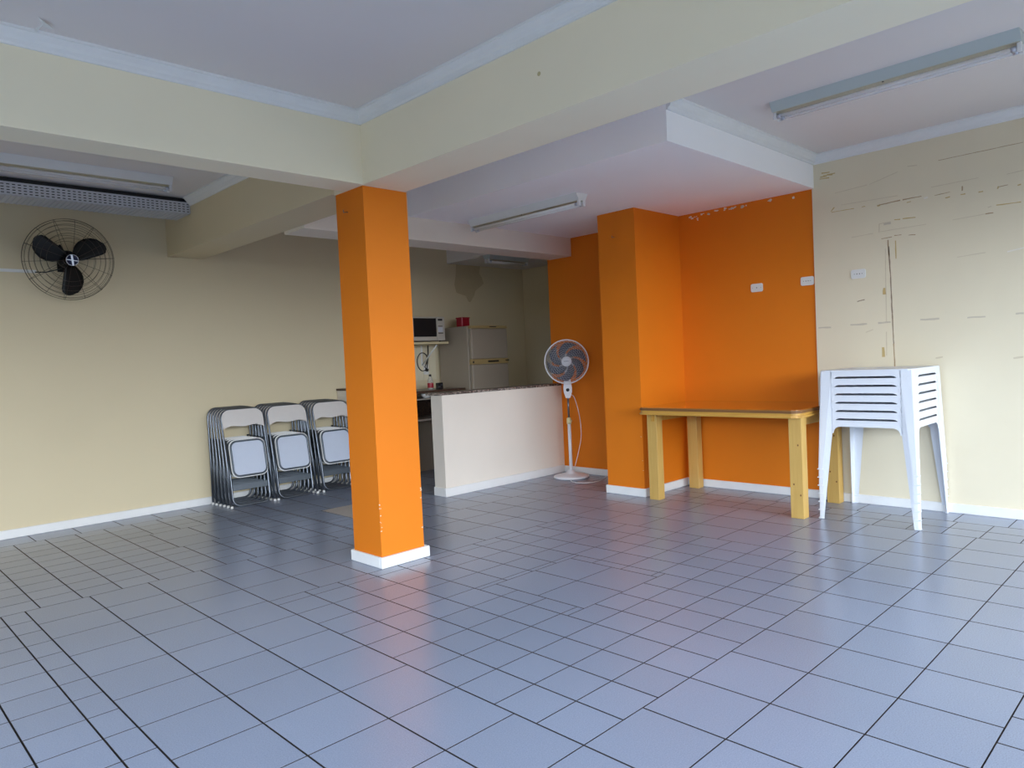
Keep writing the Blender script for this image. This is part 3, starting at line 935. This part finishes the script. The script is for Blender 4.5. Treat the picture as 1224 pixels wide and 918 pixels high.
b.lathe([(0, -0.17), (0.05, -0.168), (0.072, -0.14), (0.078, -0.08), (0.07, -0.03), (0.04, -0.012), (0, -0.012)], M['black_gloss'], 24, cage_mx(FW))
b.tube([cage_mx(FW) @ Vector((-0.03, 0.06, -0.06)), cage_mx(FW) @ Vector((-0.06, 0.12, -0.06))], 0.010, M['black_gloss'], 8)
b.build('motor', wf)
b = MB()
b.box((-0.06, -0.014, -0.09), (0.06, 0, 0.07), M['black_gloss'], 0.004)
b.tube([(0, 0, 0), (0, -0.05, -0.01), C0 + Vector((0.0, 0.09, -0.02))], 0.018, M['black_gloss'], 10)
b.build('wall_bracket', wf)
b = MB()
b.tube([(-0.23, -0.012, -0.102), (-0.15, -0.03, -0.10), (-0.05, -0.06, -0.07), (-0.01, -0.09, -0.03)], 0.005, M['dark'], 6)
b.build('cord', wf)

# ------------------------------------------------------------------ pedestal fan
FX, FY = 5.84, 5.10
pf = thing('pedestal_fan', 'white pedestal fan standing between the half wall and the orange wall', 'fan', (FX, FY, 0))
b = MB()
b.lathe([(0, 0.002), (0.185, 0.002), (0.195, 0.010), (0.190, 0.022), (0.15, 0.034), (0.09, 0.048), (0.045, 0.06), (0.033, 0.085), (0.0, 0.085)], M['fan_white'], 40)
b.build('base', pf)
b = MB()
b.tube([(0, 0, 0.06), (0, 0, 0.60)], 0.0185, M['fan_white'], 16)
b.build('lower_pole', pf)
b = MB()
b.lathe([(0, 0.585), (0.025, 0.585), (0.027, 0.61), (0.024, 0.645), (0.014, 0.655), (0, 0.655)], M['ivory'], 20)
b.box((0.02, -0.008, 0.605), (0.045, 0.008, 0.625), M['ivory'], 0.003)
b.build('collar', pf)['label'] = 'ivory height collar'
b = MB()
b.tube([(0, 0, 0.63), (0, 0, 0.93)], 0.011, M['chrome'], 14)
b.build('upper_pole', pf)['label'] = 'chrome upper tube'
yaw = math.atan2(-FY, -FX)                    # faces the middle of the room
fd = Vector((math.cos(yaw), math.sin(yaw), 0))
rt = Vector((-fd.y, fd.x, 0))                 # to the fan's own left seen from front = image right
up = Vector((0, 0, 1))
ax = (fd + up * 0.03).normalized()
hx = rt
hy = ax.cross(hx).normalized()
HC = Vector((0, 0, 1.26)) + fd * 0.095
def hmx(dz=0.0):
    return frame_mx(HC + ax * dz, hx, hy, ax)
b = MB()
b.prism([(-0.046, 0.01), (-0.044, -0.035), (-0.024, -0.098), (0.024, -0.098), (0.044, -0.035), (0.046, 0.01), (0.036, 0.10), (-0.036, 0.10)], 0.062, M['fan_white'], frame_mx(Vector((0, 0, 0.965)) - fd * 0.025, rt, up, fd), 0.012)
b.lathe([(0, 0.87), (0.018, 0.87), (0.02, 0.90), (0, 0.90)], M['fan_white'], 16)
b.tube([(0, 0, 1.03), Vector((0, 0, 1.14)), Vector((0, 0, 1.24)) - fd * 0.02], 0.026, M['fan_white'], 12)
b.build('switch_housing', pf)
b = MB()
b.lathe([(0, 0), (0.019, 0), (0.017, 0.014), (0, 0.015)], M['dark'], 20, frame_mx(Vector((0, 0, 0.955)) + fd * 0.037, rt, up, fd))
b.box((-0.002, -0.018, 0.0), (0.002, 0.018, 0.018), M['dark'], 0, frame_mx(Vector((0, 0, 0.955)) + fd * 0.037, rt, up, fd))
b.build('knob', pf)['label'] = 'black speed knob'
b = MB()
b.lathe([(0, -0.20), (0.05, -0.195), (0.075, -0.16), (0.085, -0.10), (0.08, -0.055), (0, -0.05)], M['fan_white'], 24, hmx())
b.build('motor_housing', pf)
RG = 0.232
def hring(b, r, z, th, m, n=56):
    b.tube([hmx() @ Vector((r * math.cos(2 * PI * k / n), r * math.sin(2 * PI * k / n), z)) for k in range(n)], th, m, 6, closed=True)
def fdome(r):
    return 0.012 + 0.055 * math.sqrt(max(0.0, 1 - (r / RG) ** 2))
b = MB()
hring(b, RG, 0.006, 0.0075, M['fan_white'])
b.build('rim', pf)
b = MB()
for k in range(8):
    r = 0.07 + k * 0.0205
    hring(b, r, fdome(r), 0.0011, M['fan_hub'])
for k in range(36):
    pts = []
    for i in range(7):
        r = 0.058 + (RG - 0.058) * i / 6
        a = 2 * PI * k / 36 + 0.9 * (i / 6)
        pts.append(hmx() @ Vector((r * math.cos(a), r * math.sin(a), fdome(r))))
    b.tube(pts, 0.0009, M['fan_hub'], 4)
b.build('front_grille', pf)
b = MB()
for k in range(5):
    r = 0.09 + k * 0.035
    hring(b, r, -0.055 * math.sqrt(1 - (r / RG) ** 2) - 0.004, 0.0011, M['fan_hub'])
for k in range(30):
    pts = []
    for i in range(6):
        r = 0.07 + (RG - 0.07) * i / 5
        a = 2 * PI * k / 30 - 0.5 * i / 5
        pts.append(hmx() @ Vector((r * math.cos(a), r * math.sin(a), -0.055 * math.sqrt(max(0, 1 - (r / RG) ** 2)) - 0.004)))
    b.tube(pts, 0.0009, M['fan_hub'], 4)
b.build('rear_grille', pf)
b = MB()
b.lathe([(0, 0.058), (0.054, 0.058), (0.057, 0.068), (0.05, 0.074), (0, 0.078)], M['fan_hub'], 32, hmx())
cap = b.build('hub_cap', pf)
b = MB()
x = -0.028
for w in (0.007, 0.004, 0.006, 0.005, 0.006, 0.004, 0.007):
    b.box((x, -0.002, 0.0765), (x + w, 0.005, 0.079), M['steel_dark'], 0, hmx())
    x += w + 0.0018
b.build('hub_print', cap)
for k in range(6):
    t = bmesh.new()
    K = 5
    grid = []
    for i in range(8):
        r = 0.04 + (0.205 - 0.04) * i / 7
        sweep = 58 * (i / 7) ** 1.2
        wd = 32 + 16 * math.sin(PI * (0.15 + 0.75 * i / 7))
        row = []
        for j in range(K + 1):
            a = math.radians(60 * k + 12 - sweep + (j / K - 0.5) * wd)
            z = -0.012 + 0.030 * (j / K - 0.5) * -1
            row.append(t.verts.new((r * math.cos(a), r * math.sin(a), z + 0.012)))
        grid.append(row)
    for A, Bq in zip(grid, grid[1:]):
        for j in range(K):
            t.faces.new([A[j], A[j + 1], Bq[j + 1], Bq[j]])
    ret = bmesh.ops.extrude_face_region(t, geom=list(t.faces))
    bmesh.ops.translate(t, verts=[v for v in ret['geom'] if isinstance(v, bmesh.types.BMVert)], vec=(0, 0, -0.003))
    b = MB()
    b.merge(t, M['fan_grey'], hmx(), True)
    b.build('blade', pf)
b = MB()
b.lathe([(0, -0.05), (0.045, -0.05), (0.045, 0.03), (0.03, 0.04), (0, 0.04)], M['fan_grey'], 24, hmx())
b.build('blade_hub', pf)
b = MB()
cp = [Vector((0, 0, 0.90)) + rt * 0.03 - fd * 0.02, Vector((0, 0, 0.86)) + rt * 0.07 - fd * 0.03, Vector((0, 0, 0.66)) + rt * 0.115 - fd * 0.04, Vector((0, 0, 0.45)) + rt * 0.125 - fd * 0.04, Vector((0, 0, 0.28)) + rt * 0.09 - fd * 0.03, Vector((0, 0, 0.14)) + rt * 0.05 - fd * 0.03, Vector((0, 0, 0.045)) + rt * 0.02 - fd * 0.12, Vector((0, 0, 0.02)) + fd * 0.19]
sp = []
for i in range(len(cp) - 1):
    p0, p1, p2, p3 = cp[max(i - 1, 0)], cp[i], cp[i + 1], cp[min(i + 2, len(cp) - 1)]
    for k in range(5):
        u = k / 5
        sp.append(0.5 * ((2 * p1) + (p2 - p0) * u + (2 * p0 - 5 * p1 + 4 * p2 - p3) * u * u + (3 * p1 - p0 - 3 * p2 + p3) * u ** 3))
sp.append(cp[-1])
b.tube(sp[:31], 0.0035, M['fan_white'], 6)
fl_ = [(5.665, 4.96), (5.62, 4.90), (5.60, 4.83), (5.63, 4.75), (5.70, 4.70), (5.80, 4.69), (5.92, 4.72), (6.04, 4.78)]
b.tube([(x - FX, y - FY, 0.004) for x, y in fl_], 0.0035, M['fan_white'], 6)
b.build('cord', pf)

# ------------------------------------------------------------------ kitchen
fr = thing('refrigerator', 'old cream white two door refrigerator behind the half wall', 'refrigerator', (6.09, 6.88, 0))
def kb_(lo, hi, m, bev=0.006):
    q = MB()
    q.box([lo[0] - 6.09, lo[1] - 6.88, lo[2]], [hi[0] - 6.09, hi[1] - 6.88, hi[2]], m, bev)
    return q
kb_((5.78, 6.635, 0.03), (6.40, 7.20, 1.748), M['fridge'], 0.012).build('cabinet', fr)
kb_((5.785, 6.57, 1.335), (6.395, 6.628, 1.712), M['fridge'], 0.014).build('freezer_door', fr)
kb_((5.785, 6.57, 0.12), (6.395, 6.628, 1.27), M['fridge'], 0.014).build('main_door', fr)
q = kb_((5.785, 6.568, 1.712), (6.395, 6.63, 1.748), M['fridge_trim'])
q.box((0.0, -0.318, 0.8475 + 0.88), (0.11, -0.311, 0.86 + 0.878), M['dark'])
q.build('top_trim', fr)['label'] = 'yellowed plastic top strip'
q = kb_((5.785, 6.566, 1.27), (6.395, 6.63, 1.335), M['fridge_trim'])
q.box((-0.05, -0.320, 1.292), (0.13, -0.312, 1.312), M['dark'])
q.box((0.25, -0.320, 1.300), (0.31, -0.312, 1.316), M['dark'])
q.box((-0.305, -0.320, 1.288), (-0.285, -0.312, 1.31), M['dark'])
q.box((-0.27, -0.322, 1.315), (-0.06, -0.312, 1.332), M['fridge_trim'], 0.003)
q.build('handle_strip', fr)['label'] = 'yellowed plastic handle strip'
kb_((5.80, 6.66, 0.0), (6.38, 7.18, 0.05), M['dark']).build('plinth', fr)

rp_ = thing('red_container', 'small red plastic pot standing on top of the refrigerator', 'pot', (5.945, 6.9, 1.748))
b = MB()
b.prism(rrect(0.135, 0.12, 0.02, 4), 0.115, M['red'], None, 0.004)
b.build('pot_body', rp_)
b = MB()
b.prism(rrect(0.15, 0.135, 0.024, 4), 0.014, M['red'], Matrix.Translation((0, 0, 0.108)), 0.003)
b.build('lid', rp_)

sh = thing('wall_shelf', 'cream wall shelf carrying the microwave', 'shelf', (5.33, 7.25, 1.54))
b = MB()
b.box((-0.36, -0.41, 0), (0.315, 0, 0.028), M['shelf'], 0.004)
b.build('shelf_board', sh)
for x in (-0.25, 0.2):
    b = MB()
    b.box((x - 0.012, -0.006, -0.26), (x + 0.012, 0, 0), M['white_trim'])
    b.tube([(x, -0.008, -0.25), (x, -0.32, -0.006)], 0.009, M['white_trim'], 6)
    b.build('bracket', sh)
mw = thing('microwave_oven', 'grey white microwave oven with dark door on the wall shelf', 'microwave', (5.36, 7.03, 1.568))
def mb_(lo, hi, m, bev=0.004):
    q = MB()
    q.box(lo, hi, m, bev)
    return q
mb_((-0.26, -0.165, 0.012), (0.24, 0.19, 0.305), M['micro'], 0.008).build('case', mw)
q = mb_((-0.26, -0.185, 0.015), (0.115, -0.166, 0.302), M['micro'], 0.006)
dr_ = q.build('door', mw)
mb_((-0.235, -0.1875, 0.062), (0.105, -0.184, 0.285), M['dark'], 0.001).build('door_window', dr_)
q = mb_((0.12, -0.185, 0.015), (0.24, -0.166, 0.302), M['micro'], 0.006)
cpn = q.build('control_panel', mw)
q = mb_((0.135, -0.1875, 0.255), (0.205, -0.184, 0.28), M['dark'], 0.001)
q.build('display', cpn)
q = MB()
q.box((0.135, -0.1875, 0.185), (0.205, -0.184, 0.193), M['dark'])
q.box((0.135, -0.1875, 0.10), (0.21, -0.184, 0.110), M['dark'])
q.build('keypad', cpn)
q = mb_((0.135, -0.1868, 0.118), (0.207, -0.184, 0.178), M['fan_hub'], 0.001)
q.build('key_field', cpn)
for x in (-0.22, 0.2):
    for y in (-0.13, 0.15):
        q = MB()
        q.lathe([(0, 0), (0.014, 0), (0.014, 0.014), (0, 0.014)], M['dark'], 10)
        q.build('foot', mw, (x, y, 0))
b = MB()
cpts = []
for k in range(25):
    a = math.radians(60 - k * 17)
    cpts.append((0.17 + 0.085 * math.cos(a) - 0.0 * k, 0.20, -0.235 + 0.115 * math.sin(a)))
b.tube([(0.26, 0.195, -0.03), (0.262, 0.2, -0.13)] + [(0.255, 0.2, -0.2)] + cpts[6:25] + [(0.20, 0.2, -0.30), (0.215, 0.19, -0.335)], 0.006, M['dark'], 6)
b.tube([(0.21, 0.19, -0.335), (0.235, 0.19, -0.345)], 0.02, M['dark'], 8)
b.build('power_cord', mw)['label'] = 'looped black cord with plug'
ks = thing('kitchen_socket', 'white socket plate on the kitchen wall under the microwave', 'socket', (5.585, YW - 0.004, 1.235))
b = MB()
b.prism(rrect(0.08, 0.13, 0.01, 4), 0.010, M['white_enamel'], frame_mx((0, 0, 0), (1, 0, 0), (0, 0, 1), (0, -1, 0)), 0.003)
b.build('cover_plate', ks)

kc = thing('kitchen_counter', 'kitchen counter with brown stone top and open shelves behind the half wall', 'counter', (5.0, 6.95, 0))
def kc_(lo, hi, m, bev=0.003):
    q = MB()
    q.box((lo[0] - 5.0, lo[1] - 6.95, lo[2]), (hi[0] - 5.0, hi[1] - 6.95, hi[2]), m, bev)
    return q
kc_((4.90, 6.65, 0.965), (5.72, 7.245, 0.992), M['granite_br']).build('worktop', kc)
kc_((4.92, 6.68, 0.885), (5.70, 7.24, 0.900), M['micro']).build('upper_shelf', kc)
kc_((4.92, 6.68, 0.640), (5.70, 7.24, 0.660), M['micro']).build('lower_shelf', kc)
kc_((4.92, 7.0, 0.0), (5.70, 7.02, 0.640), M['fridge']).build('lower_panel', kc)
kc_((4.92, 7.2, 0.66), (5.70, 7.24, 0.885), M['granite_br']).build('back_panel', kc)
kc_((4.90, 6.68, 0), (4.92, 7.24, 0.965), M['fridge']).build('side_panel', kc)
kc_((5.70, 6.68, 0), (5.72, 7.24, 0.965), M['fridge']).build('side_panel', kc)

def bottle(x, y, z):
    t = thing('soda_bottle', 'clear plastic bottle with red label and dark cap on the kitchen counter', 'bottle', (x, y, z))
    b = MB()
    b.lathe([(0, 0), (0.032, 0), (0.036, 0.012), (0.035, 0.05), (0.036, 0.10), (0.03, 0.125), (0.016, 0.15), (0.012, 0.165), (0, 0.165)], M['cola'], 20)
    b.build('bottle_body', t)
    b = MB()
    b.lathe([(0.0365, 0.025), (0.0372, 0.03), (0.0372, 0.078), (0.0365, 0.083)], M['red'], 20)
    b.build('label_band', t)
    b = MB()
    b.lathe([(0, 0.162), (0.016, 0.162), (0.016, 0.184), (0, 0.185)], M['dark'], 14)
    b.build('cap', t)
bottle(5.30, 6.80, 0.992)
b = MB()
b.box((-0.042, -0.02, 0), (0.042, 0.02, 0.078), M['dark'], 0.004)
b.box((-0.03, -0.021, 0.02), (0.0, -0.019, 0.04), M['steel_dark'])
b.box((0.005, -0.021, 0.045), (0.03, -0.019, 0.06), M['steel_dark'])
tag(b.build('black_box', None, (5.435, 6.80, 0.992)), 'small black box beside the bottle on the kitchen counter', 'box')
bw = thing('white_bowl', 'white bowl on the open shelf under the kitchen counter', 'bowl', (5.20, 6.76, 0.900))
b = MB()
b.lathe([(0, 0.004), (0.03, 0), (0.034, 0.004), (0.06, 0.03), (0.072, 0.052), (0.069, 0.052), (0.056, 0.032), (0.03, 0.01), (0, 0.009)], M['white_enamel'], 24)
b.build('bowl_body', bw)
b = MB()
b.lathe([(0, 0), (0.026, 0), (0.03, 0.05), (0.028, 0.05), (0.024, 0.005), (0, 0.005)], M['cola'], 16)
tag(b.build('glass_cup', None, (5.31, 6.76, 0.900)), 'small clear cup next to the white bowl', 'cup')

cab = thing('side_cabinet', 'pale cabinet with dark top beside the rear folding chairs', 'cabinet', (4.55, 7.13, 0))
b = MB()
b.box((-0.255, -0.09, 0), (0.30, 0.115, 1.045), M['cream_half'], 0.003)
b.build('cabinet_body', cab)
b = MB()
b.box((-0.265, -0.10, 1.045), (0.31, 0.118, 1.068), M['granite_br'], 0.003)
b.build('cabinet_top', cab)
wp = thing('wall_panel_box', 'white box mounted on the wall above the pale cabinet', 'box', (4.60, YW, 1.51))
b = MB()
b.box((-0.15, -0.05, -0.15), (0.15, 0, 0.15), M['white_enamel'], 0.012)
b.build('box_body', wp)
b = MB()
b.box((-0.13, -0.054, -0.13), (0.13, -0.049, 0.13), M['white_trim'], 0.003)
b.build('box_door', wp)

# ------------------------------------------------------------------ daylight
w = bpy.data.worlds.new('sky')
scene.world = w
w.use_nodes = True
wn = w.node_tree
bg = wn.nodes['Background']
tc = wn.nodes.new('ShaderNodeTexCoord')
sx = wn.nodes.new('ShaderNodeSeparateXYZ')
wn.links.new(tc.outputs['Generated'], sx.inputs[0])
mr1 = wn.nodes.new('ShaderNodeMapRange')          # bright haze on one side of the sky, clear blue on the other
mr1.inputs['From Min'].default_value = 0.25
mr1.inputs['From Max'].default_value = -0.8
wn.links.new(sx.outputs['Y'], mr1.inputs['Value'])
cmx = wn.nodes.new('ShaderNodeMix')
cmx.data_type = 'RGBA'
cmx.inputs[6].default_value = SKY_BLUE + (1,)
cmx.inputs[7].default_value = SKY_WARM + (1,)
wn.links.new(mr1.outputs['Result'], cmx.inputs[0])
mr2 = wn.nodes.new('ShaderNodeMapRange')          # dimmer towards the zenith
mr2.inputs['From Min'].default_value = 0.0
mr2.inputs['From Max'].default_value = 0.6
mr2.inputs['To Min'].default_value = 1.0
mr2.inputs['To Max'].default_value = SKY_TOP
wn.links.new(sx.outputs['Z'], mr2.inputs['Value'])
vsc = wn.nodes.new('ShaderNodeVectorMath')
vsc.operation = 'SCALE'
wn.links.new(cmx.outputs[2], vsc.inputs[0])
wn.links.new(mr2.outputs['Result'], vsc.inputs['Scale'])
wn.links.new(vsc.outputs[0], bg.inputs['Color'])
bg.inputs['Strength'].default_value = SKY
def portal(name, loc, rot, sxz):
    l = bpy.data.lights.new(name, 'AREA')
    l.shape = 'RECTANGLE'
    l.size, l.size_y = sxz
    l.cycles.is_portal = True
    o = bpy.data.objects.new(name, l)
    link(o)
    o.location = loc
    o.rotation_euler = rot
portal('doorway_daylight', ((FX0 + FX1) / 2, Y0 - 0.08, FZ / 2), (PI / 2, 0, 0), (FX1 - FX0, FZ))
portal('side_daylight', (X0 - 0.08, (SY0 + SY1) / 2, (SZ0 + SZ) / 2), (PI / 2, 0, -PI / 2), (SY1 - SY0, SZ - SZ0))
if SUN > 0:
    l = bpy.data.lights.new('sun', 'SUN')
    l.energy = SUN
    l.angle = math.radians(1.0)
    l.color = (1.0, 0.93, 0.82)
    o = bpy.data.objects.new('sun', l)
    link(o)
    o.location = (10, 10, 12)
    o.rotation_euler = SUNROT

# ------------------------------------------------------------------ camera
cam = bpy.data.cameras.new('camera')
co = bpy.data.objects.new('camera', cam)
link(co)
R_ = Vector((0.71222729, -0.70045247, -0.04581077))
U_ = Vector((0.05582944, -0.00852935, 0.99840389))
F_ = Vector((0.6997252, 0.71364809, -0.03303103))
mx = Matrix((R_, U_, -F_)).transposed().to_4x4()
mx.translation = Vector((0, 0, 1.30))
co.matrix_world = mx
cam.sensor_fit = 'HORIZONTAL'
cam.sensor_width = 36.0
cam.lens = 854.536 / 1224 * 36.0
cam.clip_start = 0.05
scene.camera = co

scene.view_settings.view_transform = 'Standard'
scene.view_settings.look = 'None'
scene.view_settings.gamma = 1.0
scene.view_settings.use_curve_mapping = False
scene.view_settings.exposure = EXPO
scene.cycles.max_bounces = 12
scene.cycles.diffuse_bounces = 8
scene.cycles.caustics_reflective = False
scene.cycles.caustics_refractive = False
scene.cycles.sample_clamp_indirect = 8.0
